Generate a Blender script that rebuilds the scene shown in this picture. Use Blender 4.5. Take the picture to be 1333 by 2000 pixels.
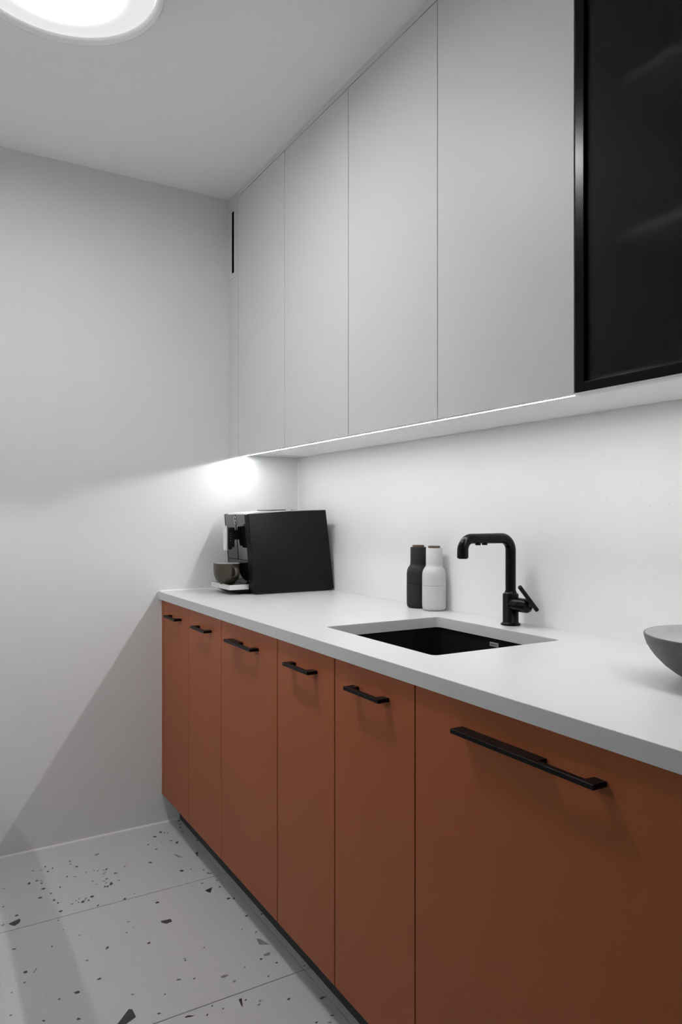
import bpy, bmesh, math, random
from mathutils import Vector, Matrix

for o in list(bpy.data.objects):
    bpy.data.objects.remove(o, do_unlink=True)
S = bpy.context.scene
COL = S.collection
R = math.radians

# ------------------------------------------------------------------ camera
F_PX, YAW, HORIZON = 1412.88, 0.5334, 1009.23
CAM = Vector((-1.456, -2.8331, 1.215))
cd = bpy.data.cameras.new('camera')
cd.sensor_fit = 'VERTICAL'
cd.sensor_height = 36.0
cd.lens = F_PX / 2000 * 36.0
cd.shift_y = (HORIZON - 1000) / 2000
cd.clip_start = 0.02
cam = bpy.data.objects.new('camera', cd)
COL.objects.link(cam)
cam.location = CAM
cam.rotation_euler = (math.pi / 2, 0, -YAW)
S.camera = cam

# ------------------------------------------------------------------ world, exposure, light levels
w = bpy.data.worlds.new('world')
S.world = w
w.use_nodes = True
w.node_tree.nodes['Background'].inputs[0].default_value = (0.5, 0.5, 0.5, 1)
w.node_tree.nodes['Background'].inputs[1].default_value = 0.0
S.view_settings.view_transform = 'Standard'
S.view_settings.look = 'None'
S.view_settings.gamma = 1.0
S.view_settings.use_curve_mapping = False
S.view_settings.exposure = -0.06
LAMP_CORE = 128.0       # hot middle of the ceiling lamp's diffuser
LAMP_EDGE = 0.78       # its outer zone
LED_MAIN = 127.0        # strip under the wall units in view
LED_OPP = 110.0         # the same strip across the aisle


# ------------------------------------------------------------------ materials
def pmat(name, col, rough=0.5, metal=0.0, spec=0.5, noise=None, bump=None, coat=0.0):
    """Principled with optional (scale, amount) colour mottling and (scale, strength) bump."""
    m = bpy.data.materials.new(name)
    m.use_nodes = True
    nt = m.node_tree
    b = nt.nodes['Principled BSDF']
    b.inputs['Base Color'].default_value = (*col, 1)
    b.inputs['Roughness'].default_value = rough
    b.inputs['Metallic'].default_value = metal
    b.inputs['Specular IOR Level'].default_value = spec
    b.inputs['Coat Weight'].default_value = coat
    tc = nt.nodes.new('ShaderNodeTexCoord')
    if noise:
        n = nt.nodes.new('ShaderNodeTexNoise')
        n.inputs['Scale'].default_value = noise[0]
        n.inputs['Detail'].default_value = 5
        nt.links.new(tc.outputs['Object'], n.inputs['Vector'])
        r = nt.nodes.new('ShaderNodeValToRGB')
        a = noise[1]
        r.color_ramp.elements[0].position = 0.3
        r.color_ramp.elements[1].position = 0.7
        r.color_ramp.elements[0].color = (*[c * (1 - a) for c in col], 1)
        r.color_ramp.elements[1].color = (*[min(1, c * (1 + a)) for c in col], 1)
        nt.links.new(n.outputs['Fac'], r.inputs['Fac'])
        nt.links.new(r.outputs['Color'], b.inputs['Base Color'])
    if bump:
        n2 = nt.nodes.new('ShaderNodeTexNoise')
        n2.inputs['Scale'].default_value = bump[0]
        n2.inputs['Detail'].default_value = 3
        nt.links.new(tc.outputs['Object'], n2.inputs['Vector'])
        bp = nt.nodes.new('ShaderNodeBump')
        bp.inputs['Strength'].default_value = bump[1]
        bp.inputs['Distance'].default_value = 0.001
        nt.links.new(n2.outputs['Fac'], bp.inputs['Height'])
        nt.links.new(bp.outputs['Normal'], b.inputs['Normal'])
    return m


def speckle(name, col, rough, dots, fine, spec=0.5):
    """Mineral surface: fine mottling plus sparse tiny dark specks (dots = (scale, radius, share, dark))."""
    m = pmat(name, col, rough, spec=spec, noise=fine)
    nt = m.node_tree
    b = nt.nodes['Principled BSDF']
    src = b.inputs['Base Color'].links[0].from_socket
    tc = [n for n in nt.nodes if n.type == 'TEX_COORD'][0]
    last = src
    for sc, rad, share, dark in dots:
        v = nt.nodes.new('ShaderNodeTexVoronoi')
        v.inputs['Scale'].default_value = sc
        nt.links.new(tc.outputs['Object'], v.inputs['Vector'])
        lt = nt.nodes.new('ShaderNodeMath')
        lt.operation = 'LESS_THAN'
        lt.inputs[1].default_value = rad
        nt.links.new(v.outputs['Distance'], lt.inputs[0])
        sep = nt.nodes.new('ShaderNodeSeparateColor')
        nt.links.new(v.outputs['Color'], sep.inputs[0])
        l2 = nt.nodes.new('ShaderNodeMath')
        l2.operation = 'LESS_THAN'
        l2.inputs[1].default_value = share
        nt.links.new(sep.outputs[0], l2.inputs[0])
        mu = nt.nodes.new('ShaderNodeMath')
        mu.operation = 'MULTIPLY'
        nt.links.new(lt.outputs[0], mu.inputs[0])
        nt.links.new(l2.outputs[0], mu.inputs[1])
        mx = nt.nodes.new('ShaderNodeMix')
        mx.data_type = 'RGBA'
        nt.links.new(mu.outputs[0], mx.inputs['Factor'])
        nt.links.new(last, mx.inputs['A'])
        mx.inputs['B'].default_value = (*dark, 1)
        last = mx.outputs['Result']
    nt.links.new(last, b.inputs['Base Color'])
    return m


def emit(name, col, strength):
    m = bpy.data.materials.new(name)
    m.use_nodes = True
    nt = m.node_tree
    b = nt.nodes['Principled BSDF']
    b.inputs['Base Color'].default_value = (0.9, 0.9, 0.9, 1)
    b.inputs['Emission Color'].default_value = (*col, 1)
    b.inputs['Emission Strength'].default_value = strength
    return m


M = {}
M['wall'] = pmat('wall_paint', (0.785, 0.795, 0.798), 0.75, spec=0.25, noise=(2.0, 0.01), bump=(220, 0.05))
M['ceiling'] = pmat('ceiling_paint', (0.915, 0.92, 0.92), 0.85, spec=0.2, noise=(2.0, 0.01))
M['stone'] = speckle('white_composite', (0.605, 0.608, 0.608), 0.32,
                     [(60, 0.055, 0.10, (0.35, 0.35, 0.35))], (5, 0.02), spec=0.45)
M['splash'] = speckle('splash_composite', (0.81, 0.81, 0.81), 0.38,
                      [(38, 0.045, 0.06, (0.55, 0.55, 0.55))], (4, 0.015), spec=0.4)
M['caulk'] = pmat('white_sealant', (0.88, 0.88, 0.88), 0.4, noise=(30, 0.02))
M['white_lam'] = pmat('white_laminate', (0.74, 0.74, 0.745), 0.45, spec=0.35, noise=(3, 0.008))
M['white_carc'] = pmat('white_carcass', (0.90, 0.90, 0.90), 0.5, noise=(4, 0.01))
M['terra'] = pmat('terracotta_lacquer', (0.352, 0.100, 0.034), 0.45, spec=0.30, noise=(3, 0.015), bump=(900, 0.03))
M['grey_lam'] = pmat('stone_grey_laminate', (0.30, 0.30, 0.30), 0.45, spec=0.3, noise=(3, 0.015))
M['carc'] = pmat('dark_carcass', (0.02, 0.01, 0.007), 0.6, noise=(5, 0.05))
M['plinth'] = pmat('charcoal_plinth', (0.035, 0.035, 0.036), 0.5, noise=(6, 0.05))
M['black'] = pmat('matt_black_metal', (0.0055, 0.005, 0.005), 0.40, spec=0.16, noise=(40, 0.05))
M['faucet'] = pmat('black_coated_steel', (0.003, 0.003, 0.003), 0.26, spec=0.17, noise=(60, 0.04))
M['frame'] = pmat('black_anodised', (0.002, 0.002, 0.002), 0.22, spec=0.13, noise=(60, 0.04))
M['sink'] = pmat('black_granite_sink', (0.004, 0.004, 0.004), 0.75, spec=0.15, noise=(200, 0.2))
M['tag'] = pmat('grey_tag', (0.38, 0.38, 0.38), 0.4, noise=(80, 0.03))
M['ink'] = pmat('dark_print', (0.02, 0.02, 0.02), 0.5, noise=(80, 0.03))
M['slot'] = pmat('dark_duct', (0.002, 0.002, 0.002), 0.9, spec=0.0, noise=(50, 0.05))
M['side'] = pmat('satin_black_plastic', (0.005, 0.005, 0.005), 0.50, spec=0.19, noise=(20, 0.04), bump=(1500, 0.05))
M['gloss'] = pmat('piano_black', (0.006, 0.006, 0.006), 0.04, spec=0.6, coat=0.4, noise=(20, 0.02))
M['chrome'] = pmat('polished_chrome', (0.82, 0.82, 0.83), 0.12, metal=1.0, noise=(60, 0.02))
M['alu'] = pmat('brushed_aluminium', (0.80, 0.80, 0.80), 0.38, metal=0.75, noise=(60, 0.05))
M['mill_dark'] = pmat('carbon_grey_rubber', (0.017, 0.017, 0.017), 0.62, spec=0.25, noise=(40, 0.05))
M['mill_white'] = pmat('ash_white_rubber', (0.53, 0.53, 0.527), 0.62, spec=0.3, noise=(40, 0.02))
M['walnut'] = pmat('walnut', (0.075, 0.042, 0.030), 0.5, noise=(90, 0.35))
M['cup'] = pmat('olive_stoneware', (0.052, 0.044, 0.030), 0.36, noise=(35, 0.25), bump=(120, 0.1))
M['cup_in'] = pmat('pale_cup_glaze', (0.55, 0.58, 0.58), 0.25, noise=(20, 0.05))
M['bowl'] = pmat('grey_stoneware', (0.088, 0.088, 0.088), 0.5, noise=(14, 0.28), bump=(90, 0.15))
M['bowl_in'] = pmat('pale_bowl_glaze', (0.55, 0.55, 0.55), 0.4, noise=(18, 0.10))
M['lamp_ring'] = pmat('lamp_ring_enamel', (0.90, 0.90, 0.90), 0.22, spec=0.5, noise=(20, 0.02))
M['grout'] = pmat('grey_grout', (0.12, 0.12, 0.12), 0.9, noise=(60, 0.1))
M['tile'] = speckle('terrazzo_ground', (0.605, 0.620, 0.626), 0.42,
                    [(130, 0.16, 0.05, (0.33, 0.33, 0.33)), (420, 0.2, 0.2, (0.42, 0.42, 0.42)),
                     (60, 0.06, 0.12, (0.2, 0.2, 0.2))], (170, 0.055), spec=0.35)
M['chip_dark'] = pmat('black_marble_chip', (0.040, 0.040, 0.042), 0.35, noise=(60, 0.15))
M['chip_mid'] = pmat('dark_grey_marble_chip', (0.11, 0.11, 0.11), 0.35, noise=(60, 0.15))
M['chip_grey'] = pmat('grey_marble_chip', (0.24, 0.24, 0.24), 0.35, noise=(60, 0.15))
M['shelf'] = pmat('pale_shelf', (0.85, 0.85, 0.85), 0.4, noise=(9, 0.02))
M['inside'] = pmat('cabinet_lining', (0.16, 0.16, 0.16), 0.5, noise=(9, 0.02))
M['led'] = emit('led_diffuser', (1.0, 1.0, 1.0), LED_MAIN)
M['led_opp'] = emit('led_diffuser_across', (1.0, 1.0, 1.0), LED_OPP)

g = bpy.data.materials.new('smoked_satin_glass')
g.use_nodes = True
b = g.node_tree.nodes['Principled BSDF']
b.inputs['Base Color'].default_value = (0.33, 0.33, 0.33, 1)
b.inputs['Roughness'].default_value = 0.50
b.inputs['Transmission Weight'].default_value = 1.0
b.inputs['IOR'].default_value = 1.10
M['glass'] = g

# lamp diffuser: hot middle over the light source, paler towards the rim
lm = bpy.data.materials.new('opal_diffuser')
lm.use_nodes = True
nt = lm.node_tree
b = nt.nodes['Principled BSDF']
b.inputs['Base Color'].default_value = (0.05, 0.05, 0.05, 1)
b.inputs['Roughness'].default_value = 0.3
tc = nt.nodes.new('ShaderNodeTexCoord')
sx = nt.nodes.new('ShaderNodeSeparateXYZ')
cx = nt.nodes.new('ShaderNodeCombineXYZ')
ln = nt.nodes.new('ShaderNodeVectorMath')
ln.operation = 'LENGTH'
nt.links.new(tc.outputs['Object'], sx.inputs[0])
nt.links.new(sx.outputs[0], cx.inputs[0])
nt.links.new(sx.outputs[1], cx.inputs[1])
nt.links.new(cx.outputs[0], ln.inputs[0])
mr = nt.nodes.new('ShaderNodeMapRange')
mr.interpolation_type = 'SMOOTHSTEP'
mr.inputs['From Min'].default_value = 0.060
mr.inputs['From Max'].default_value = 0.215
mr.inputs['To Min'].default_value = 1.0
mr.inputs['To Max'].default_value = 0.0
nt.links.new(ln.outputs['Value'], mr.inputs['Value'])
pw = nt.nodes.new('ShaderNodeMath')
pw.operation = 'POWER'
pw.inputs[1].default_value = 6.0
nt.links.new(mr.outputs['Result'], pw.inputs[0])
ma = nt.nodes.new('ShaderNodeMath')
ma.operation = 'MULTIPLY_ADD'
ma.inputs[1].default_value = LAMP_CORE
ma.inputs[2].default_value = LAMP_EDGE
nt.links.new(pw.outputs[0], ma.inputs[0])
b.inputs['Emission Color'].default_value = (1, 1, 1, 1)
nt.links.new(ma.outputs[0], b.inputs['Emission Strength'])
M['diffuser'] = lm


# ------------------------------------------------------------------ mesh helpers (world coordinates in, parent offset taken out)
BASE = {}


def tag(o, label=None, cat=None, group=None, kind=None):
    if label:
        o['label'] = label
    if cat:
        o['category'] = cat
    if group:
        o['group'] = group
    if kind:
        o['kind'] = kind
    return o


def thing(name, loc, label, cat, group=None, kind=None):
    o = bpy.data.objects.new(name, None)
    o.empty_display_size = 0.05
    o.location = loc
    COL.objects.link(o)
    BASE[o.name] = Vector(loc)
    return tag(o, label, cat, group, kind)


def build(name, bm, mat, parent=None, smooth=False, origin=None):
    off = BASE[parent.name] if parent else Vector((0, 0, 0))
    if origin is None:
        origin = off if parent else Vector((0, 0, 0))
    origin = Vector(origin)
    bmesh.ops.translate(bm, verts=bm.verts, vec=-origin)
    bmesh.ops.recalc_face_normals(bm, faces=bm.faces)
    me = bpy.data.meshes.new(name)
    if smooth:
        for f in bm.faces:
            f.smooth = True
    bm.to_mesh(me)
    bm.free()
    if smooth:
        me.set_sharp_from_angle(angle=R(38))
    me.materials.append(M[mat])
    o = bpy.data.objects.new(name, me)
    COL.objects.link(o)
    o.location = origin - off
    if parent:
        o.parent = parent
    BASE[o.name] = origin
    return o


def bm_box(x0, x1, y0, y1, z0, z1, bev=0.0, bm=None, seg=2):
    own = bm is None
    t = bmesh.new()
    x0, x1 = sorted((x0, x1)); y0, y1 = sorted((y0, y1)); z0, z1 = sorted((z0, z1))
    v = [t.verts.new((x, y, z)) for z in (z0, z1) for y in (y0, y1) for x in (x0, x1)]
    for f in ((0, 2, 3, 1), (4, 5, 7, 6), (0, 1, 5, 4), (1, 3, 7, 5), (3, 2, 6, 7), (2, 0, 4, 6)):
        t.faces.new([v[i] for i in f])
    if bev:
        bmesh.ops.bevel(t, geom=list(t.edges), offset=bev, segments=seg, profile=0.5, affect='EDGES')
    if own:
        return t
    merge(bm, t)
    return bm


def merge(bm, t):
    me = bpy.data.meshes.new('tmp')
    t.to_mesh(me)
    t.free()
    bm.from_mesh(me)
    bpy.data.meshes.remove(me)
    return bm


def bm_prism(pts, axis, a, b_, bev=0.0, seg=2):
    """pts: 2D outline; axis 'x','y','z' = extrusion axis from a to b_."""
    t = bmesh.new()

    def P(p, h):
        return {'x': (h, p[0], p[1]), 'y': (p[0], h, p[1]), 'z': (p[0], p[1], h)}[axis]
    lo = [t.verts.new(P(p, a)) for p in pts]
    hi = [t.verts.new(P(p, b_)) for p in pts]
    t.faces.new(lo)
    t.faces.new(hi)
    n = len(pts)
    for i in range(n):
        t.faces.new((lo[i], lo[(i + 1) % n], hi[(i + 1) % n], hi[i]))
    if bev:
        bmesh.ops.bevel(t, geom=list(t.edges), offset=bev, segments=seg, profile=0.5, affect='EDGES')
    return t


def bm_lathe(prof, cx_, cy_, n=64):
    t = bmesh.new()
    rings = []
    for r, z in prof:
        if r < 1e-6:
            rings.append([t.verts.new((cx_, cy_, z))])
        else:
            rings.append([t.verts.new((cx_ + r * math.cos(2 * math.pi * k / n), cy_ + r * math.sin(2 * math.pi * k / n), z)) for k in range(n)])
    for A, B in zip(rings, rings[1:]):
        for k in range(n):
            k2 = (k + 1) % n
            if len(A) == 1 and len(B) == 1:
                continue
            if len(A) == 1:
                t.faces.new((A[0], B[k], B[k2]))
            elif len(B) == 1:
                t.faces.new((A[k], A[k2], B[0]))
            else:
                t.faces.new((A[k], A[k2], B[k2], B[k]))
    return t


def bm_tube(path, rad, n=24, cap=True, flat=None):
    """Swept round (or elliptical: flat=(side vector, ratio)) tube along a polyline; rad number or list."""
    t = bmesh.new()
    path = [Vector(p) for p in path]
    rads = rad if isinstance(rad, (list, tuple)) else [rad] * len(path)
    rings = []
    d0 = (path[1] - path[0]).normalized()
    ref = Vector((0, 0, 1)) if abs(d0.z) < 0.9 else Vector((0, 1, 0))
    u = d0.cross(ref).normalized()
    for i, p in enumerate(path):
        if i == 0:
            d = path[1] - path[0]
        elif i == len(path) - 1:
            d = path[-1] - path[-2]
        else:
            d = (path[i + 1] - path[i]).normalized() + (path[i] - path[i - 1]).normalized()
        d.normalize()
        u = (u - d * u.dot(d)).normalized()
        v = d.cross(u)
        ring = []
        for k in range(n):
            a = 2 * math.pi * k / n
            off = (u * math.cos(a) + v * math.sin(a)) * rads[i]
            if flat:
                sv, ratio = flat
                sv = Vector(sv)
                off = off + sv * off.dot(sv) * (ratio - 1)
            ring.append(t.verts.new(p + off))
        rings.append(ring)
    for A, B in zip(rings, rings[1:]):
        for k in range(n):
            t.faces.new((A[k], A[(k + 1) % n], B[(k + 1) % n], B[k]))
    if cap:
        t.faces.new(rings[0])
        t.faces.new(rings[-1])
    return t


def arc(c, r, a0, a1, n):
    return [(c[0] + r * math.cos(R(a0 + (a1 - a0) * i / n)), c[1] + r * math.sin(R(a0 + (a1 - a0) * i / n))) for i in range(n + 1)]


def rrect(x0, x1, y0, y1, r, n=6):
    return (arc((x1 - r, y0 + r), r, -90, 0, n) + arc((x1 - r, y1 - r), r, 0, 90, n)
            + arc((x0 + r, y1 - r), r, 90, 180, n) + arc((x0 + r, y0 + r), r, 180, 270, n))


def ray_floor(px, py, z=0.0):
    """Where the sight line through a photo pixel meets the level z (used once, to lay out the floor chips)."""
    f = Vector((math.sin(YAW), math.cos(YAW), 0)) + Vector((math.cos(YAW), -math.sin(YAW), 0)) * ((px - 666.5) / F_PX) \
        + Vector((0, 0, 1)) * ((HORIZON - py) / F_PX)
    return CAM + f * ((z - CAM.z) / f.z)


# ------------------------------------------------------------------ key dimensions (metres)
H, T, D = 0.92, 0.030, 0.6236          # worktop height, thickness, depth
ZC = 2.533                             # ceiling
DU, ZU, ZU2, ZS = 0.325, 1.460, 1.4737, 2.513   # wall units: depth, door bottom, underside, door top
DK, DD, ZD = 0.5363, 0.6099, 0.1186    # plinth depth, door plane, door bottom
XL = -2.30                             # wall across the aisle
ORD = ('first', 'second', 'third', 'fourth', 'fifth', 'sixth')
YN = -4.30                             # wall behind the camera
RUN = -3.486                           # end of the cabinet run


def MX(x, side):
    return x if side == 0 else XL - x


# ------------------------------------------------------------------ the room
tag(build('wall_back', bm_box(XL - 0.1, 0.112, 0.0, 0.10, -0.05, ZC + 0.1), 'wall'), kind='structure')
tag(build('wall_right', bm_box(0.012, 0.112, YN, 0.0, -0.05, ZC + 0.1), 'wall'), kind='structure')
tag(build('wall_left', bm_box(XL - 0.1, XL, YN, 0.0, -0.05, ZC + 0.1), 'wall'), kind='structure')
tag(build('wall_front', bm_box(XL - 0.1, 0.112, YN - 0.1, YN, -0.05, ZC + 0.1), 'wall'), kind='structure')
tag(build('ceiling', bm_box(XL, 0.012, YN, 0.0, ZC, ZC + 0.1), 'ceiling'), kind='structure')
floor = tag(build('floor', bm_box(XL, 0.012, YN, 0.0, -0.05, -0.004), 'grout'), kind='structure')

# sealant beads
tag(build('trim_1', bm_prism([(0, 0.0), (-0.006, 0.0), (-0.0045, 0.0035), (0, 0.006)], 'x', -1.68, -0.545), 'caulk'), kind='structure')
tag(build('trim_2', bm_prism([(0, H), (-0.0035, H), (-0.0025, H + 0.0025), (0, H + 0.0035)], 'x', -0.615, -0.004), 'caulk'), kind='structure')
tag(build('trim_3', bm_prism([(0, 0), (-0.0045, 0), (-0.003, -0.003), (0, -0.0045)], 'z', H + 0.004, ZU2 - 0.001), 'caulk'), kind='structure')

tag(build('trim_8', bm_box(-DD - 0.0035, -DD + 0.004, -0.0009, 0.0, ZD, H - T - 0.002), 'caulk'), kind='structure')

# floor tiles 1.2 x 0.6, laid from a joint just in front of the plinth
rnd = random.Random(7)
xs = [XL + 0.001, -1.753, -0.553, 0.011]
ys = [0.0, -0.510, -1.112, -1.712, -2.312, -2.912, -3.512, -4.112, YN]
tiles = {}
for i in range(3):
    for j in range(len(ys) - 1):
        gx = 0.0013
        t = build('tile', bm_box(xs[i] + gx, xs[i + 1] - gx, ys[j + 1] + gx, ys[j] - (gx if j else 0.0003), -0.004, 0.0, 0.0006, seg=1), 'tile', floor,
                  origin=((xs[i] + xs[i + 1]) / 2, (ys[j] + ys[j + 1]) / 2, 0))
        tiles[(i, j)] = t


def tile_at(x, y):
    i = 0 if x < xs[1] else 1 if x < xs[2] else 2
    j = max(k for k in range(len(ys) - 1) if y <= ys[k] or k == 0)
    return i, j


def chip(pts, mat):
    cx_ = sum(p[0] for p in pts) / len(pts)
    cy_ = sum(p[1] for p in pts) / len(pts)
    i, j = tile_at(cx_, cy_)
    lx0, lx1, ly0, ly1 = xs[i] + 0.002, xs[i + 1] - 0.002, ys[j + 1] + 0.002, ys[j] - 0.002
    q = [(min(max(x, lx0), lx1), min(max(y, ly0), ly1)) for x, y in pts]
    t = bm_prism(q, 'z', -0.0002, 0.0003)
    build('chip', t, mat, tiles[(i, j)], origin=(cx_, cy_, 0))


K7 = 1.9043


def c7(x, y):
    p = ray_floor(x / K7, 1560 + y / K7)
    return (p.x, p.y)


BIG = [('chip_dark', [(32, 465), (72, 446), (77, 452), (72, 462), (55, 473), (40, 470)]),
       ('chip_dark', [(428, 850), (437, 838), (480, 782), (493, 784), (506, 812), (470, 838), (455, 850)]),
       ('chip_dark', [(599, 455), (636, 447), (641, 457), (620, 465), (601, 461)]),
       ('chip_dark', [(763, 341), (790, 329), (784, 349), (776, 348)]),
       ('chip_dark', [(888, 746), (900, 742), (904, 775), (897, 768)]),
       ('chip_grey', [(954, 520), (968, 522), (1003, 542), (965, 543)]),
       ('chip_grey', [(980, 580), (1007, 570), (1003, 582), (984, 585)]),
       ('chip_grey', [(643, 205), (660, 209), (681, 219), (662, 217)]),
       ('chip_dark', [(688, 812), (700, 806), (725, 807), (712, 811), (690, 815)]),
       ('chip_grey', [(821, 662), (835, 655), (852, 656), (840, 664), (826, 667)]),
       ('chip_dark', [(407, 319), (413, 309), (421, 315), (412, 323)]),
       ('chip_dark', [(457, 376), (466, 368), (471, 375)]),
       ('chip_dark', [(218, 419), (231, 414), (233, 418), (223, 423)]),
       ('chip_dark', [(667, 267), (676, 264), (686, 267), (677, 273)]),
       ('chip_dark', [(352, 209), (371, 202), (366, 207), (356, 211)])]
for mat, pts in BIG:
    chip([c7(*p) for p in pts], mat)
SMALL = '''397 262 9 6 d,149 368 14 5 d,161 335 16 5 d,137 305 11 4 d,153 305 10 3 g,155 314 10 4 d,108 315 10 7 d,178 271 9 5 d,168 253 6 5 d,196 259 5 6 d,152 266 9 3 g,
123 268 8 2 d,224 329 5 5 d,190 352 8 5 m,202 377 9 7 m,216 388 6 6 d,308 384 13 9 d,343 364 13 6 d,292 386 5 3 d,268 391 10 3 g,320 370 8 5 g,316 376 4 4 d,330 378 6 4 d,
283 379 6 4 g,295 372 5 5 g,62 434 12 5 d,38 437 8 2 g,12 402 8 3 d,14 335 12 3 g,10 470 16 8 g,559 237 13 4 d,551 171 8 3 d,577 141 12 4 d,598 125 12 6 d,613 126 5 4 d,
624 127 4 3 d,638 156 10 3 d,659 163 8 7 d,581 188 8 4 d,601 161 6 2 g,735 155 8 4 d,733 203 10 7 d,735 211 8 4 d,711 262 8 3 g,758 264 6 3 d,775 277 11 4 d,785 278 8 3 d,808 304 8 3 d,
818 328 8 3 d,851 371 14 5 d,871 371 8 6 d,917 436 10 6 d,974 429 8 5 d,953 496 8 6 g,900 486 6 4 g,586 386 13 6 d,478 458 13 4 g,399 555 10 10 d,554 537 12 9 d,365 397 8 5 d,
217 453 6 3 d,42 490 8 3 d,194 549 7 6 d,52 559 16 5 m,297 508 6 4 g,236 487 5 4 g,325 602 15 6 g,94 645 15 8 d,133 636 7 10 g,127 645 7 8 g,91 684 10 7 g,43 721 6 3 d,221 745 8 6 d,
370 670 14 7 d,287 720 21 8 d,494 728 18 5 g,614 727 6 4 d,723 669 8 5 d,665 673 17 5 m,690 601 7 6 d,687 594 12 5 g,760 553 8 7 g,471 498 8 3 d,872 679 12 7 g,911 626 8 5 g,
999 660 5 6 d,972 596 10 5 d,1030 610 10 5 d,1133 622 5 5 d,1075 745 12 9 m,967 752 12 7 g,965 766 12 9 g,914 749 7 5 d,790 771 6 8 d,830 781 6 5 d,771 804 7 8 d,592 799 12 5 d,
293 819 13 7 d,163 826 13 4 d,41 805 12 5 m,1237 806 16 6 m,1202 740 20 9 m,1178 832 10 6 m,1228 832 12 6 g,666 82 7 5 d,386 265 8 3 g,364 268 6 3 g,391 273 12 2 g,388 279 10 2 m,
430 277 15 3 d,397 298 9 3 d,388 306 8 3 g,443 304 6 3 d,396 313 4 3 d,391 327 8 5 d,401 326 8 5 d,345 307 6 2 d,359 318 6 2 g,285 253 11 3 d,262 244 8 3 g,260 233 8 6 g,250 290 7 5 m,
278 290 14 2 g,321 274 6 3 g,350 267 6 3 g,464 252 8 4 g,670 96 7 4 d,672 107 7 4 d,680 124 8 4 m,697 315 10 3 g,752 314 10 4 g,500 353 8 3 g,498 480 5 3 g'''
for it in SMALL.replace('\n', '').split(','):
    x, y, wd, ht, k = it.split()
    x, y, wd, ht = map(float, (x, y, wd, ht))
    wd, ht = wd * 1.15 + 0.6, ht * 1.15 + 0.8
    n = rnd.choice((4, 5, 5, 6))
    a0 = rnd.uniform(0, 2 * math.pi)
    pts = []
    for q in range(n):
        a = a0 + 2 * math.pi * (q + rnd.uniform(-0.25, 0.25)) / n
        rr = rnd.uniform(0.8, 1.15)
        pts.append(c7(x + math.cos(a) * wd / 2 * rr - math.sin(a) * 0.15 * ht, y + math.sin(a) * ht / 2 * rr - math.cos(a) * 0.12 * ht))
    chip(pts, {'d': 'chip_dark', 'm': 'chip_mid', 'g': 'chip_grey'}[k])
for q in range(190):                    # the rest of the aisle, outside the picture
    x, y = rnd.uniform(-1.70, -0.56), rnd.uniform(-4.2, -0.03)
    if x > -1.30 and y > -1.48:
        continue
    n = rnd.choice((3, 4, 5, 5))
    rad = rnd.choice((0.004, 0.005, 0.006, 0.008, 0.012, 0.022))
    a0 = rnd.uniform(0, 6.28)
    chip([(x + rad * rnd.uniform(0.6, 1.2) * math.cos(a0 + 6.283 * k / n), y + rad * rnd.uniform(0.5, 1.0) * math.sin(a0 + 6.283 * k / n)) for k in range(n)],
         rnd.choice(('chip_dark', 'chip_dark', 'chip_grey', 'chip_mid')))


# ------------------------------------------------------------------ base cabinets
def handle(parent, ya, yb, foot, side, mat='black'):
    """Flat bar pull: bar in front, two feet back to the door; the foot nearer the far wall is `foot` long."""
    z0, z1, so, th = 0.8318, 0.8400, 0.0287, 0.0095
    xd, xf = -DD, -DD - so
    # plan outline (x, y): one piece, C-shaped seen from above
    s = 0.0225
    pts = [(xd, ya), (xf, ya), (xf, yb), (xd, yb), (xd, yb + s), (xf + th, yb + s), (xf + th, ya - foot), (xd, ya - foot)]
    pts = [(MX(x, side), y) for x, y in pts]
    return build('handle', bm_prism(pts, 'z', z0, z1, 0.0008, 1), mat, parent)


def base_cabinet(y0, y1, doors, label, side=0, group=None, sink=False, front='terra'):
    """y0 > y1; doors: list of (ya, yb, (ha, hb, foot))."""
    t = thing('base_cabinet', (MX(-0.30, side), (y0 + y1) / 2, 0), label, 'cabinet', group)
    bm = bmesh.new()
    xa, xb = -DD + 0.0205, -0.012
    zb, zt = ZD + 0.003, H - T - 0.001
    p = 0.016
    e = 0.0006
    for bx in ((xa, xb, y0 - e, y0 - p, zb, zt), (xa, xb, y1 + e, y1 + p, zb, zt), (xa, xb, y0 - p, y1 + p, zb, zb + p), (xb - 0.008, xb, y0 - p, y1 + p, zb + p, zt)):
        bm_box(MX(bx[0], side), MX(bx[1], side), *bx[2:], 0.0, bm)
    if not sink:
        bm_box(MX(xa, side), MX(xb - 0.008, side), y0 - p, y1 + p, zt - p, zt, 0.0, bm)
    if len(doors) == 2:
        ym = doors[0][1]
        bm_box(MX(xa, side), MX(xa + 0.05, side), ym + 0.02, ym - 0.02, zb + p, zt - (0.03 if sink else p), 0.0, bm)
    build('body', bm, 'carc', t)
    gp = 0.0012 if y0 > -0.6 else 0.0018
    for ya, yb, h in doors:
        d = build('door', bm_box(MX(-DD, side), MX(-DD + 0.019, side), ya - gp, yb + gp, ZD, H - T - 0.004, 0.0009, seg=2), front, t)
        if h:
            handle(d, h[0], h[1], h[2], side)
    return t


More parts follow.
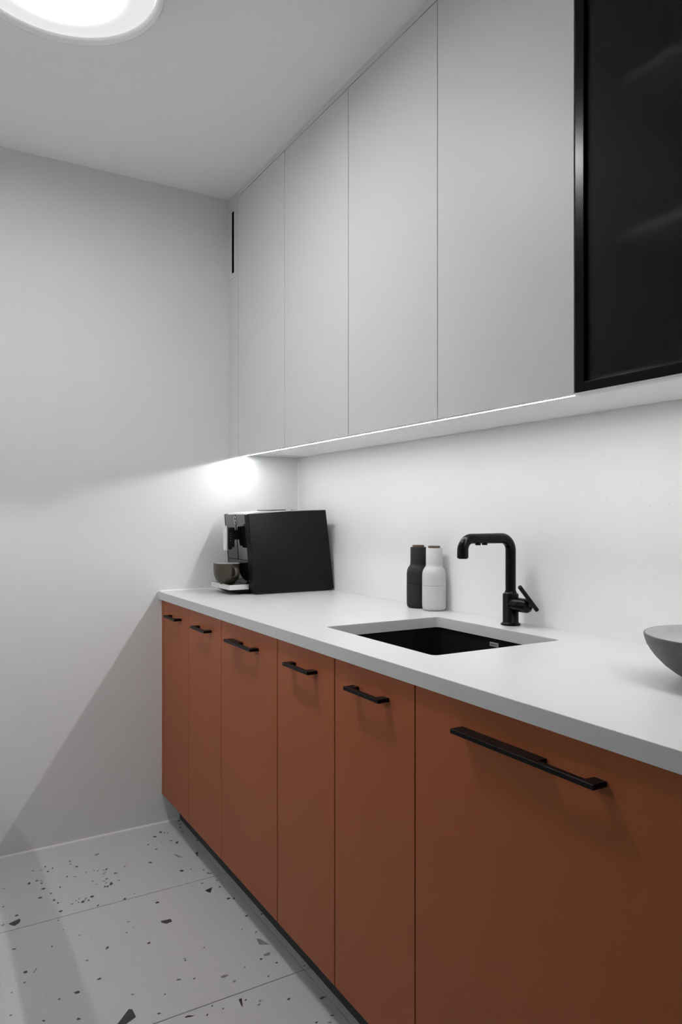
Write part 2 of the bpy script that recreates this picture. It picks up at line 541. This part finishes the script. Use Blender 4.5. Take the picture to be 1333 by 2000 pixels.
# filler strip at the wall
f_ = build('filler_strip', bm_box(-DD, -DD + 0.019, -0.001, -0.0262, ZD, H - T - 0.004, 0.0008), 'terra')
tag(f_, 'narrow terracotta filler strip between first base cabinet and white wall', 'filler strip')
base_cabinet(-0.0273, -0.6480, [(-0.0273, -0.3291, (-0.1139, -0.2490, 0.0225)), (-0.3291, -0.6480, (-0.4255, -0.5612, 0.0225))],
             'terracotta two-door base cabinet farthest from camera, below the coffee machine')
base_cabinet(-0.6480, -1.0612, [(-0.6480, -1.0612, (-0.7397, -0.9403, 0.0870))],
             'terracotta base cabinet with one door and medium pull left of the sink cabinet')
base_cabinet(-1.0612, -1.6855, [(-1.0612, -1.3708, (-1.1499, -1.2876, 0.0225)), (-1.3708, -1.6855, (-1.4574, -1.5969, 0.0225))],
             'terracotta two-door base cabinet directly under the black sink', sink=True)
base_cabinet(-1.6855, -2.2860, [(-1.6855, -2.2860, (-1.8279, -2.1426, 0.2010))],
             'wide terracotta base cabinet front with the longest black pull, nearest the camera')
base_cabinet(-2.2860, -2.8860, [(-2.2860, -2.8860, (-2.4280, -2.7430, 0.2010))],
             'wide terracotta base cabinet just beyond the right picture edge')
base_cabinet(-2.8860, -3.4860, [(-2.8860, -3.4860, (-3.0280, -3.3430, 0.2010))],
             'wide terracotta base cabinet at the near end of the run')
for q in range(6):
    ya = -0.0273 - q * 0.575
    base_cabinet(ya, ya - 0.575, [(ya, ya - 0.575, (ya - 0.19, ya - 0.385, 0.0225))],
                 'stone grey base cabinet across the aisle, %s from the back wall' % ORD[q], 1, 'base cabinets across the aisle', front='grey_lam')
for s_, nm in ((0, 'baseboard_right'), (1, 'baseboard_left')):
    tag(build(nm, bm_box(MX(-DK, s_), MX(-DK + 0.016, s_), -0.0005, RUN, 0.0005, ZD + 0.002, 0.0), 'plinth'), kind='structure')

# ------------------------------------------------------------------ worktop with the sink opening
SX0, SX1, SY0, SY1 = -0.5045, -0.1235, -1.6105, -1.1400


def worktop(side, hole):
    t = bmesh.new()
    out = [(MX(-D, side), RUN), (MX(0, side) - (0.0003 if side == 0 else -0.0003), RUN), (MX(0, side) - (0.0003 if side == 0 else -0.0003), -0.0005), (MX(-D, side), -0.0005)]
    loops = [out] + ([rrect(SX0, SX1, SY0, SY1, 0.013)] if hole else [])
    edges = []
    for lp in loops:
        vs = [t.verts.new((x, y, H)) for x, y in lp]
        edges += [t.edges.new((vs[k], vs[(k + 1) % len(vs)])) for k in range(len(vs))]
    bmesh.ops.triangle_fill(t, edges=edges, use_beauty=True)
    # keep only faces outside the opening
    if hole:
        kill = [f for f in t.faces if SX0 < f.calc_center_median().x < SX1 and SY0 < f.calc_center_median().y < SY1]
        bmesh.ops.delete(t, geom=kill, context='FACES_ONLY')
    top = list(t.faces)
    r = bmesh.ops.extrude_face_region(t, geom=top)
    bmesh.ops.translate(t, verts=[v for v in r['geom'] if isinstance(v, bmesh.types.BMVert)], vec=(0, 0, -T))
    bmesh.ops.recalc_face_normals(t, faces=t.faces)
    sharp = [e for e in t.edges if len(e.link_faces) == 2 and e.calc_face_angle() > 1.2 and abs(e.verts[0].co.z - H) < 1e-5 and abs(e.verts[1].co.z - H) < 1e-5]
    bmesh.ops.bevel(t, geom=sharp, offset=0.0012, segments=2, profile=0.5, affect='EDGES')
    return t


wt = build('worktop', worktop(0, True), 'stone')
tag(wt, 'long white composite worktop with rectangular sink cut-out over terracotta cabinets', 'worktop')
wo = build('worktop', worktop(1, False), 'stone')
tag(wo, 'white composite worktop of the run across the aisle', 'worktop')

bs = build('backsplash', bm_box(0.0, 0.0115, RUN, -0.0005, H - 0.001, ZU2 + 0.02), 'splash')
tag(bs, 'plain white speckled backsplash panel between worktop and wall cabinets', 'backsplash')

# ------------------------------------------------------------------ sink
sk = thing('sink', ((SX0 + SX1) / 2, (SY0 + SY1) / 2, H - T), 'black rectangular undermount sink set into the white worktop', 'sink')
t = bmesh.new()
levels = [(-0.004, H - T - 0.0005, 0.015), (-0.003, 0.715, 0.020), (0.012, 0.700, 0.03)]
rings = []
for off, z, rr in levels:
    rings.append([t.verts.new((x, y, z)) for x, y in rrect(SX0 + off, SX1 - off, SY0 + off, SY1 - off, rr)])
outer = []
for off, z, rr in [(-0.022, H - T - 0.0005, 0.02), (-0.022, H - T - 0.008, 0.02), (-0.011, H - T - 0.010, 0.02), (-0.011, 0.69, 0.02)]:
    outer.append([t.verts.new((x, y, z)) for x, y in rrect(SX0 + off, SX1 - off, SY0 + off, SY1 - off, rr)])
for seq in (rings, outer):
    for A, B in zip(seq, seq[1:]):
        for k in range(len(A)):
            t.faces.new((A[k], A[(k + 1) % len(A)], B[(k + 1) % len(A)], B[k]))
for k in range(len(rings[0])):
    k2 = (k + 1) % len(rings[0])
    t.faces.new((rings[0][k], rings[0][k2], outer[0][k2], outer[0][k]))
t.faces.new(rings[-1])
t.faces.new(outer[-1])
build('basin', t, 'sink', sk, smooth=True)
dr = build('drain', bm_lathe([(0, 0.7035), (0.03, 0.7035), (0.040, 0.7025), (0.043, 0.7008), (0.043, 0.7002)], -0.25, -1.375, 32), 'black', sk, True)
tg = build('maker_tag', bm_box(SX1 + 0.0002, SX1 + 0.0025, -1.3620, -1.3945, 0.8682, 0.8790, 0.0006), 'tag', sk)
tag(tg, 'small grey tag with dark lettering on the sink wall')
fc = bpy.data.curves.new('lettering', 'FONT')
fc.body = 'BLANCO'
fc.size = 0.0066
fc.align_x = 'CENTER'
fc.align_y = 'CENTER'
fc.extrude = 0.00015
fc.offset = 0.00012
to = bpy.data.objects.new('lettering_tmp', fc)
COL.objects.link(to)
dg = bpy.context.evaluated_depsgraph_get()
me = bpy.data.meshes.new_from_object(to.evaluated_get(dg))
bpy.data.objects.remove(to, do_unlink=True)
# text runs along -Y, up +Z, facing -X
rot = Matrix(((0, 0, -1), (-1, 0, 0), (0, 1, 0))).to_4x4()
me.transform(Matrix.Translation(Vector((SX1 + 0.0001, -1.37825, 0.8736)) - BASE[tg.name]) @ rot)
me.materials.clear()
me.materials.append(M['ink'])
me.name = 'lettering'
lo = bpy.data.objects.new('lettering', me)
COL.objects.link(lo)
lo.parent = tg


# ------------------------------------------------------------------ wall cabinets
def upper_cabinet(y0, y1, label, side=0, group=None):
    t = thing('wall_cabinet', (MX(-0.15, side), (y0 + y1) / 2, ZU2), label, 'cabinet', group)
    build('body', bm_box(MX(-DU + 0.020, side), MX(-0.0015 if side == 0 else -0.001, side), y0 - 0.0002, y1 + 0.0002, ZU2, ZS + 0.002), 'white_carc', t)
    build('door', bm_box(MX(-DU, side), MX(-DU + 0.019, side), y0 - 0.0012, y1 + 0.0012, ZU, ZS - 0.002, 0.0009, seg=2), 'white_lam', t)
    return t


SEAMS = [-0.0976, -0.5240, -0.9610, -1.3940, -1.8306]
for k, lab in enumerate(('white handleless wall cabinet door farthest away, beside the slot vent',
                         'second white handleless wall cabinet from the slot vent',
                         'third white handleless wall cabinet from the slot vent',
                         'white handleless wall cabinet directly beside the black glass cabinet')):
    upper_cabinet(SEAMS[k], SEAMS[k + 1], lab, 0, 'white handleless wall cabinets')
for k in range(6):
    ya = -0.0010 - k * 0.5805
    upper_cabinet(ya, ya - 0.5805, 'white handleless wall cabinet across the aisle, %s from the back wall' % ORD[k], 1, 'wall cabinets across the aisle')

# filler at the wall carrying the slot vent, strip up to the ceiling
VY0, VY1, VZ0, VZ1 = -0.0320, -0.0590, 2.216, 2.470     # slot opening
t = bmesh.new()
wy0, wy1, wz0, wz1 = VY0 + 0.016, VY1 - 0.016, VZ0 - 0.012, VZ1 + 0.012      # hole in the filler, wider than the slot
for bx in ((-0.0008, wy0, ZU, ZS), (wy1, -0.0964, ZU, ZS), (wy0, wy1, ZU, wz0), (wy0, wy1, wz1, ZS)):
    bm_box(-DU, -DU + 0.019, bx[0], bx[1], bx[2], bx[3], 0.0, t)
bmesh.ops.remove_doubles(t, verts=t.verts, dist=1e-6)
tag(build('trim_6', t, 'white_lam'), kind='structure')
tag(build('trim_7', bm_box(-DU + 0.020, -0.0015, -0.0008, -0.0970, ZU2, ZU2 + 0.016), 'white_lam'), kind='structure')
vg = thing('vent_grille', (-DU, (VY0 + VY1) / 2, VZ0), 'narrow upright slot vent with black opening near the ceiling corner', 'vent')
t = bmesh.new()
fy0, fy1, fz0, fz1 = -0.0080, -0.0860, 2.196, 2.506
xo = -DU - 0.0022
for bx in ((fy0, VY0 - 0.0004, fz0, fz1), (VY1 + 0.0004, fy1, fz0, fz1), (VY0 - 0.0004, VY1 + 0.0004, fz0, VZ0 + 0.0004), (VY0 - 0.0004, VY1 + 0.0004, VZ1 - 0.0004, fz1)):
    bm_box(xo, -DU - 0.0002, bx[0], bx[1], bx[2], bx[3], 0.0, t)
bmesh.ops.remove_doubles(t, verts=t.verts, dist=1e-6)
build('frame', t, 'white_lam', vg)
t = bmesh.new()
e = 0.0006
bm_box(-DU + 0.060, -DU + 0.062, wy0 - e, wy1 + e, wz0 + e, wz1 - e, 0, t)
bm_box(-DU, -DU + 0.060, wy0 - e, wy0 - 0.003, wz0 + e, wz1 - e, 0, t)
bm_box(-DU, -DU + 0.060, wy1 + 0.003, wy1 + e, wz0 + e, wz1 - e, 0, t)
bm_box(-DU, -DU + 0.060, wy0 - 0.003, wy1 + 0.003, wz0 + e, wz0 + 0.003, 0, t)
bm_box(-DU, -DU + 0.060, wy0 - 0.003, wy1 + 0.003, wz1 - 0.003, wz1 - e, 0, t)
build('duct', t, 'slot', vg)
tag(build('trim_4', bm_box(-DU, -DU + 0.019, -0.0005, RUN, ZS + 0.0006, ZC - 0.0005), 'white_lam'), kind='structure')
tag(build('trim_5', bm_box(MX(-DU, 1), MX(-DU + 0.019, 1), -0.0005, RUN, ZS + 0.0006, ZC - 0.0005), 'white_lam'), kind='structure')


# glass-fronted cabinet
def glass_cabinet(y0, y1, label):
    t = thing('glass_cabinet', (-0.15, (y0 + y1) / 2, ZU2), label, 'cabinet')
    bm = bmesh.new()
    xa, xb, p = -DU + 0.024, -0.0015, 0.016
    for bx in ((xa, xb, y0 - 0.0002, y0 - p, ZU2, ZS + 0.002), (xa, xb, y1 + 0.0002, y1 + p, ZU2, ZS + 0.002),
               (xa, xb, y0 - p, y1 + p, ZU2, ZU2 + p), (xa, xb, y0 - p, y1 + p, ZS + 0.002 - p, ZS + 0.002), (xb - 0.006, xb, y0 - p, y1 + p, ZU2 + p, ZS + 0.002 - p)):
        bm_box(*bx, 0.0, bm)
    build('body', bm, 'white_carc', t)
    for z in (1.7620, 2.0640):
        build('shelf', bm_box(-0.250, xb - 0.007, y0 - p - 0.0005, y1 + p + 0.0005, z, z + 0.018, 0.001), 'shelf', t)
    build('bottom_rail', bm_box(-DU + 0.0005, -DU + 0.019, y0 - 0.001, y1 + 0.001, ZU - 0.0045, ZU + 0.0005, 0.0004), 'white_lam', t)
    st = 0.0225
    ya, yb, za, zb = y0 - 0.0012, y1 + 0.0012, ZU + 0.001, ZS - 0.002
    bm = bmesh.new()
    bm_box(-DU, -DU + 0.020, ya, ya - st, za, zb, 0.0015, bm)
    bm_box(-DU, -DU + 0.020, yb, yb + st, za, zb, 0.0015, bm)
    bm_box(-DU, -DU + 0.020, ya - st, yb + st, za, za + 0.019, 0.0008, bm)
    bm_box(-DU, -DU + 0.020, ya - st, yb + st, zb - 0.019, zb, 0.0008, bm)
    fr = build('door_frame', bm, 'frame', t)
    build('pane', bm_box(-DU + 0.006, -DU + 0.010, ya - st + 0.0005, yb + st - 0.0005, za + 0.0185, zb - 0.0185), 'glass', fr)
    return t


glass_cabinet(-1.8306, -2.2660, 'black-framed smoked glass wall cabinet with faint shelves at upper right')
glass_cabinet(-2.2660, -2.7010, 'black-framed smoked glass wall cabinet beyond the right picture edge')
upper_cabinet(-2.7010, -3.4860, 'wide white wall cabinet at the near end of the run, past the glass cabinets')

# light strips recessed behind the door edge
for s_, mat, ya, yb, lab in ((0, 'led', -0.004, -2.69, 'slim white light strip under the wall cabinets lighting the worktop'),
                             (1, 'led_opp', -0.004, -1.55, 'slim white light strip under the wall cabinets across the aisle')):
    ls = thing('light_strip', (MX(-0.2605, s_), (ya + yb) / 2, ZU2 - 0.002), lab, 'light')
    build('diffuser', bm_box(MX(-0.2650, s_), MX(-0.2596, s_), ya - 0.012, yb + 0.003, ZU2 - 0.0046, ZU2 - 0.0002), mat, ls)
    bm = bmesh.new()
    bm_box(MX(-0.2593, s_), MX(-0.2578, s_), ya, yb, ZU2 - 0.0046, ZU2 - 0.0002, 0, bm)
    build('profile', bm, 'alu', ls)

# ------------------------------------------------------------------ ceiling lamp
LX, LY = -1.161, -1.030
lp = thing('ceiling_lamp', (LX, LY, ZC), 'large round flush ceiling lamp with glowing opal diffuser and pale grey ring', 'lamp')
build('ring', bm_lathe([(0.205, ZC - 0.0006), (0.226, ZC - 0.0006), (0.2385, 2.512), (0.2400, 2.490), (0.2393, 2.481), (0.2365, 2.4755), (0.2325, 2.4745),
                        (0.2285, 2.4775), (0.2250, 2.4840), (0.2235, 2.4930), (0.2230, 2.5000)], LX, LY, 96), 'lamp_ring', lp, True)
build('diffuser', bm_lathe([(0.2228, 2.4960), (0.2205, 2.4885), (0.214, 2.4845), (0.19, 2.4800), (0.15, 2.4755), (0.10, 2.4725), (0.05, 2.4712), (0, 2.4708)], LX, LY, 96), 'diffuser', lp, True,
      origin=(LX, LY, 2.48))

# ------------------------------------------------------------------ coffee machine
YM = -0.322          # near side
YF = -0.078          # far side
cm = thing('coffee_machine', (-0.20, -0.19, H), 'black bean-to-cup coffee machine on the worktop in the far corner', 'coffee machine')


def front_x(z):      # lean of the front
    return -0.3776 + (1.226 - z) / (1.226 - 0.928) * 0.0247


panel = [(-0.3529, 0.928), (-0.0050, 0.9285), (-0.0433, 1.2425), (-0.20, 1.2365), (-0.300, 1.2300), (-0.3776, 1.2255)]
build('side_panel', bm_prism(panel, 'y', YM, YM + 0.014, 0.003, 3), 'side', cm, True)
build('side_panel', bm_prism(panel, 'y', YF, YF - 0.014, 0.003, 3), 'side', cm, True)
core = [(front_x(0.932) + 0.010, 0.932), (-0.012, 0.932), (-0.050, 1.236), (-0.20, 1.231), (-0.300, 1.2245), (front_x(1.222) + 0.010, 1.2205)]
build('housing', bm_prism(core, 'y', YM + 0.0145, YF - 0.0145), 'side', cm)
build('base', bm_prism([(-0.335, 0.9203), (-0.030, 0.9203), (-0.022, 0.9315), (-0.343, 0.9315)], 'y', YM + 0.016, YF - 0.016, 0.002, 2), 'plinth', cm)
# glossy front in two plates with a joint between
py0, py1 = YM + 0.036, YF - 0.008


def plate(z0, z1, ya, yb, d=0.007, out=0.0):
    return bm_prism([(front_x(z0) - out, z0), (front_x(z0) - out + d, z0), (front_x(z1) - out + d, z1), (front_x(z1) - out, z1)], 'y', ya, yb, 0.0008, 1)


ym_ = -0.193
build('front_plate', plate(1.0495, 1.2235, py0, ym_ - 0.0032), 'gloss', cm)
build('front_plate', plate(1.0495, 1.2235, ym_ + 0.0032, py1), 'gloss', cm)
build('front_plate', plate(0.9400, 1.0475, py0, py1), 'gloss', cm)
build('centre_groove', plate(1.0495, 1.2235, ym_ - 0.0031, ym_ + 0.0031, 0.004, -0.0025), 'slot', cm)
build('corner_post', bm_prism([(front_x(0.932) + 0.001, 0.932), (front_x(0.932) + 0.010, 0.932), (front_x(1.2225) + 0.010, 1.2225), (front_x(1.2225) + 0.001, 1.2225)],
                              'y', YM + 0.0145, py0 - 0.0008, 0.0006, 1), 'side', cm)
build('edge_trim', bm_prism([(-0.3790, 1.2240), (-0.3690, 1.2240), (-0.3645, 1.176), (-0.3700, 1.176)], 'y', YF + 0.0005, YF + 0.006, 0.0006, 1), 'caulk', cm)
# top deck, hopper lid and knob, just showing over the side panel
build('top_deck', bm_prism([(-0.370, 1.2215), (-0.060, 1.2360), (-0.060, 1.2425), (-0.20, 1.2405), (-0.33, 1.2340), (-0.370, 1.2275)], 'y', YM + 0.030, YF - 0.018, 0.0015, 2), 'alu', cm)
ld = build('hopper_lid', bm_prism([(-0.255, 1.2390), (-0.190, 1.2405), (-0.190, 1.2438), (-0.255, 1.2420)], 'y', YM + 0.060, YF - 0.050, 0.001, 2), 'black', cm)
build('dial', bm_lathe([(0, 1.2450), (0.014, 1.2450), (0.016, 1.2442), (0.016, 1.2405)], -0.140, YM + 0.085, 24), 'chrome', cm, True)
# badge: oval ring with a bar
by, bz = -0.1930, 1.2005


def on_front(y, z, out=0.002):
    return Vector((front_x(z) - out, y, z))


bd = build('badge', bm_tube([on_front(by + 0.0095 * math.cos(a), bz + 0.0155 * math.sin(a), 0.0012) for a in [2 * math.pi * k / 32 for k in range(32)] + [0.0]], 0.0014, 8, False), 'chrome', cm, True)
build('badge_bar', bm_tube([on_front(by + 0.009, bz - 0.001, 0.0012), on_front(by - 0.009, bz - 0.001, 0.0012)], 0.0013, 8), 'chrome', bd, True)
# spout block
sy0, sy1 = -0.2100, -0.1720
sp = build('spout', bm_prism(rrect(-0.4130, -0.3860, 1.0975, 1.1735, 0.003), 'y', sy0, sy1, 0.0015, 2), 'black', cm)
build('spout_neck', bm_box(-0.3865, -0.3600, sy0 + 0.006, sy1 - 0.006, 1.1260, 1.1630, 0.001), 'black', cm)
build('spout_face', bm_prism([(-0.4133, sy0 - 0.0012), (-0.4133, sy1 + 0.0012), (-0.4180, sy1 - 0.0005), (-0.4215, sy1 - 0.008), (-0.4215, sy0 + 0.008), (-0.4180, sy0 + 0.0005)],
                             'z', 1.0850, 1.1800, 0.0010, 2), 'chrome', sp)
for q in range(4):
    build('scale_mark', bm_box(-0.4070, -0.3990, sy0 - 0.0004, sy0 + 0.0006, 1.1225 + q * 0.0095, 1.1232 + q * 0.0095), 'tag', sp)
for yy in (sy0 + 0.010, sy1 - 0.010):
    build('nozzle', bm_lathe([(0, 1.0885), (0.0060, 1.0885), (0.0075, 1.0925), (0.0075, 1.0985), (0, 1.0985)], -0.400, yy, 20), 'black', sp, True)
# drip tray
tx0, tx1, ty0, ty1 = -0.4365, -0.3450, -0.2810, -0.0880
tr = build('drip_tray', bm_prism([(tx0 + 0.0045, ty0 + 0.0045), (tx1 - 0.014, ty0 + 0.0045), (tx1 - 0.014, ty1 - 0.0045), (tx0 + 0.0045, ty1 - 0.0045)], 'z', 0.9400, 0.9550, 0.0006, 1), 'gloss', cm)
band = [(tx1 - 0.0115, ty0), (tx0 + 0.001, ty0), (tx0, ty0 + 0.001), (tx0, ty1 - 0.001), (tx0 + 0.001, ty1), (tx1 - 0.0115, ty1),
        (tx1 - 0.0115, ty1 - 0.004), (tx0 + 0.004, ty1 - 0.004), (tx0 + 0.004, ty0 + 0.004), (tx1 - 0.0115, ty0 + 0.004)]
build('tray_band', bm_prism(band, 'z', 0.9385, 0.9575, 0.0005, 1), 'alu', tr)
t = bmesh.new()
top = [(-0.428, -0.272), (-0.352, -0.272), (-0.352, -0.100), (-0.428, -0.100)]
bot = [(-0.392, -0.262), (-0.340, -0.262), (-0.340, -0.120), (-0.392, -0.120)]
A = [t.verts.new((x, y, 0.9380)) for x, y in top]
B = [t.verts.new((x, y, 0.9205)) for x, y in bot]
t.faces.new(A)
t.faces.new(B)
for k in range(4):
    t.faces.new((A[k], A[(k + 1) % 4], B[(k + 1) % 4], B[k]))
build('tray_underside', t, 'side', tr)

# ------------------------------------------------------------------ cup
cxp, cyp, cz = -0.4125, -0.1960, 0.9552
cu = thing('coffee_cup', (cxp, cyp, cz), 'round olive brown stoneware cup on the coffee machine drip tray', 'cup')
outp = [(0, 0), (0.0255, 0), (0.0275, 0.002), (0.0360, 0.0090), (0.0440, 0.0195), (0.0490, 0.0330), (0.0510, 0.0480), (0.0515, 0.0640), (0.0515, 0.0790), (0.0508, 0.0798)]
inp = [(0.0500, 0.0798), (0.0492, 0.0788), (0.0490, 0.0640), (0.0470, 0.0350), (0.0400, 0.0200), (0.0250, 0.0090), (0, 0.0070)]
build('body', bm_lathe([(r, cz + z) for r, z in outp] + [(0.0500, cz + 0.0798)], cxp, cyp, 56), 'cup', cu, True)
build('glaze', bm_lathe([(r, cz + z) for r, z in inp], cxp, cyp, 56), 'cup_in', cu, True)
va = math.atan2(-2.833 - cyp, -1.456 - cxp) + R(33)          # handle points a little right of the camera
dx, dy = math.cos(va), math.sin(va)
hp = []
for k in range(19):
    a = R(105 - 210 * k / 18)
    rr = 0.046 + 0.0255 * math.cos(a)
    hp.append((cxp + dx * rr, cyp + dy * rr, cz + 0.0500 + 0.0205 * math.sin(a) - 0.003 * math.cos(a)))
build('handle', bm_tube(hp, 0.0040, 14, True, ((-dy, dx, 0), 2.3)), 'cup', cu, True)


# ------------------------------------------------------------------ mills
def mill(x, y, mat, label):
    t = thing('pepper_mill', (x, y, H), label, 'mill', 'bottle-shaped mills on the worktop')
    low = [(0, 0.0004), (0.0300, 0.0004), (0.0345, 0.0030), (0.0368, 0.0080), (0.0376, 0.0150), (0.0378, 0.0300), (0.0378, 0.0782), (0.0372, 0.0788), (0, 0.0788)]
    up = [(0, 0.0794), (0.0372, 0.0794), (0.0377, 0.0800), (0.0377, 0.1090), (0.0371, 0.1170), (0.0354, 0.1240), (0.0322, 0.1310), (0.0288, 0.1358),
          (0.0271, 0.1385), (0.0262, 0.1420), (0.0258, 0.1460), (0.0256, 0.1950), (0.0250, 0.1962), (0, 0.1962)]
    cap = [(0, 0.1963), (0.0188, 0.1963), (0.0190, 0.1970), (0.0190, 0.2022), (0.0186, 0.2030), (0, 0.2030)]
    build('base', bm_lathe([(r, H + z) for r, z in low], x, y, 64), mat, t, True)
    build('upper_body', bm_lathe([(r, H + z) for r, z in up], x, y, 64), mat, t, True)
    tag(build('lid', bm_lathe([(r, H + z) for r, z in cap], x, y, 48), 'walnut', t, True), 'round walnut wood lid')


mill(-0.0405, -1.0150, 'mill_white', 'white bottle-shaped mill with walnut lid, standing in front of the dark one')
mill(-0.0415, -0.9330, 'mill_dark', 'dark grey bottle-shaped mill with walnut lid, behind the white one')

# ------------------------------------------------------------------ faucet
FX, FY = -0.0541, -1.3695
fa = thing('faucet', (FX, FY, H), 'matt black angular kitchen faucet with side lever behind the sink', 'faucet')
build('base', bm_lathe([(0, H + 0.0004), (0.0262, H + 0.0004), (0.0268, H + 0.002), (0.0262, H + 0.0045), (0.0225, H + 0.0070), (0.0214, H + 0.0085),
                        (0.0214, 1.0035), (0.0208, 1.0052), (0.0190, 1.0062), (0.0165, 1.0085), (0.0150, 1.0125), (0.0147, 1.0145), (0.0, 1.0145)], FX, FY, 56), 'faucet', fa, True)
ZA = 1.1570
rb = 0.034
pipe = [(FX, FY, 1.0147), (FX, FY, ZA - rb)]
for k in range(1, 13):
    a = R(90 * k / 12)
    pipe.append((FX - rb + rb * math.cos(a), FY, ZA - rb + rb * math.sin(a)))
pipe.append((-0.1100, FY, ZA))
build('pipe', bm_tube(pipe, 0.0140, 32), 'faucet', fa, True)
head = [(-0.1103, FY, ZA)]
XE = -0.2225
hb = 0.030
rads = [0.0138]
head.append((XE + hb, FY, ZA))
rads.append(0.0134)
for k in range(1, 13):
    a = R(90 + 90 * k / 12)
    head.append((XE + hb + hb * math.cos(a), FY, ZA - hb + hb * math.sin(a)))
    rads.append(0.0134 + 0.0014 * k / 12)
head.append((XE, FY, 1.1075))
rads.append(0.0148)
hd = build('spray_head', bm_tube(head, rads, 32), 'faucet', fa, True)
build('aerator', bm_lathe([(0, 1.1052), (0.0118, 1.1052), (0.0122, 1.1060), (0.0122, 1.1080), (0, 1.1080)], XE, FY, 28), 'black', hd, True)
for xb_ in (-0.1705, -0.1475):
    build('button', bm_lathe([(0, 1.1396), (0.0068, 1.1396), (0.0074, 1.1404), (0.0074, 1.1450), (0, 1.1450)], xb_, FY, 24), 'black', hd, True)
ZL = 0.9780
lv = build('valve', bm_tube([(FX, FY - 0.0100, ZL), (FX, FY - 0.0395, ZL), (FX, FY - 0.0400, ZL)], [0.0190, 0.0190, 0.0186], 40), 'faucet', fa, True)
build('valve_cap', bm_tube([(FX, FY - 0.0406, ZL), (FX, FY - 0.0411, ZL), (FX, FY - 0.0600, ZL), (FX, FY - 0.0655, ZL), (FX, FY - 0.0685, ZL)],
                           [0.0182, 0.0190, 0.0190, 0.0172, 0.0110], 40), 'faucet', lv, True)
YL = FY - 0.0790
lev = build('lever', bm_tube([(-0.0985, YL, 1.0330), (-0.0980, YL, 1.0325), (-0.0355, YL, 0.9675), (-0.0350, YL, 0.9670)], [0.0050, 0.0056, 0.0056, 0.0050], 24), 'faucet', fa, True)
build('lever_pin', bm_tube([(FX, FY - 0.0680, ZL), (FX - 0.006, YL + 0.001, 0.9900)], 0.0042, 16), 'faucet', lev, True)

# ------------------------------------------------------------------ bowl
BX, BY = -0.2250, -2.0790
bo = thing('bowl', (BX, BY, H), 'wide grey stoneware bowl with pale inside at the right picture edge', 'bowl')
prof = [(0, 0.0005), (0.0660, 0.0005), (0.0680, 0.0020), (0.0675, 0.0075), (0.0700, 0.0095), (0.0800, 0.0155), (0.0975, 0.0285), (0.1125, 0.0435), (0.1210, 0.0550),
        (0.1252, 0.0625), (0.1258, 0.0640), (0.1272, 0.0650), (0.1298, 0.0725), (0.1316, 0.0790), (0.1322, 0.0825), (0.1318, 0.0845), (0.1306, 0.0853)]
prin = [(0.1294, 0.0850), (0.1284, 0.0835), (0.1266, 0.0750), (0.1215, 0.0640), (0.1120, 0.0510), (0.0980, 0.0370), (0.0780, 0.0240), (0.0500, 0.0160), (0.0200, 0.0130), (0, 0.0130)]
build('body', bm_lathe([(r, H + z) for r, z in prof] + [(0.1294, H + 0.0850)], BX, BY, 96), 'bowl', bo, True)
build('glaze', bm_lathe([(r, H + z) for r, z in prin], BX, BY, 96), 'bowl_in', bo, True)
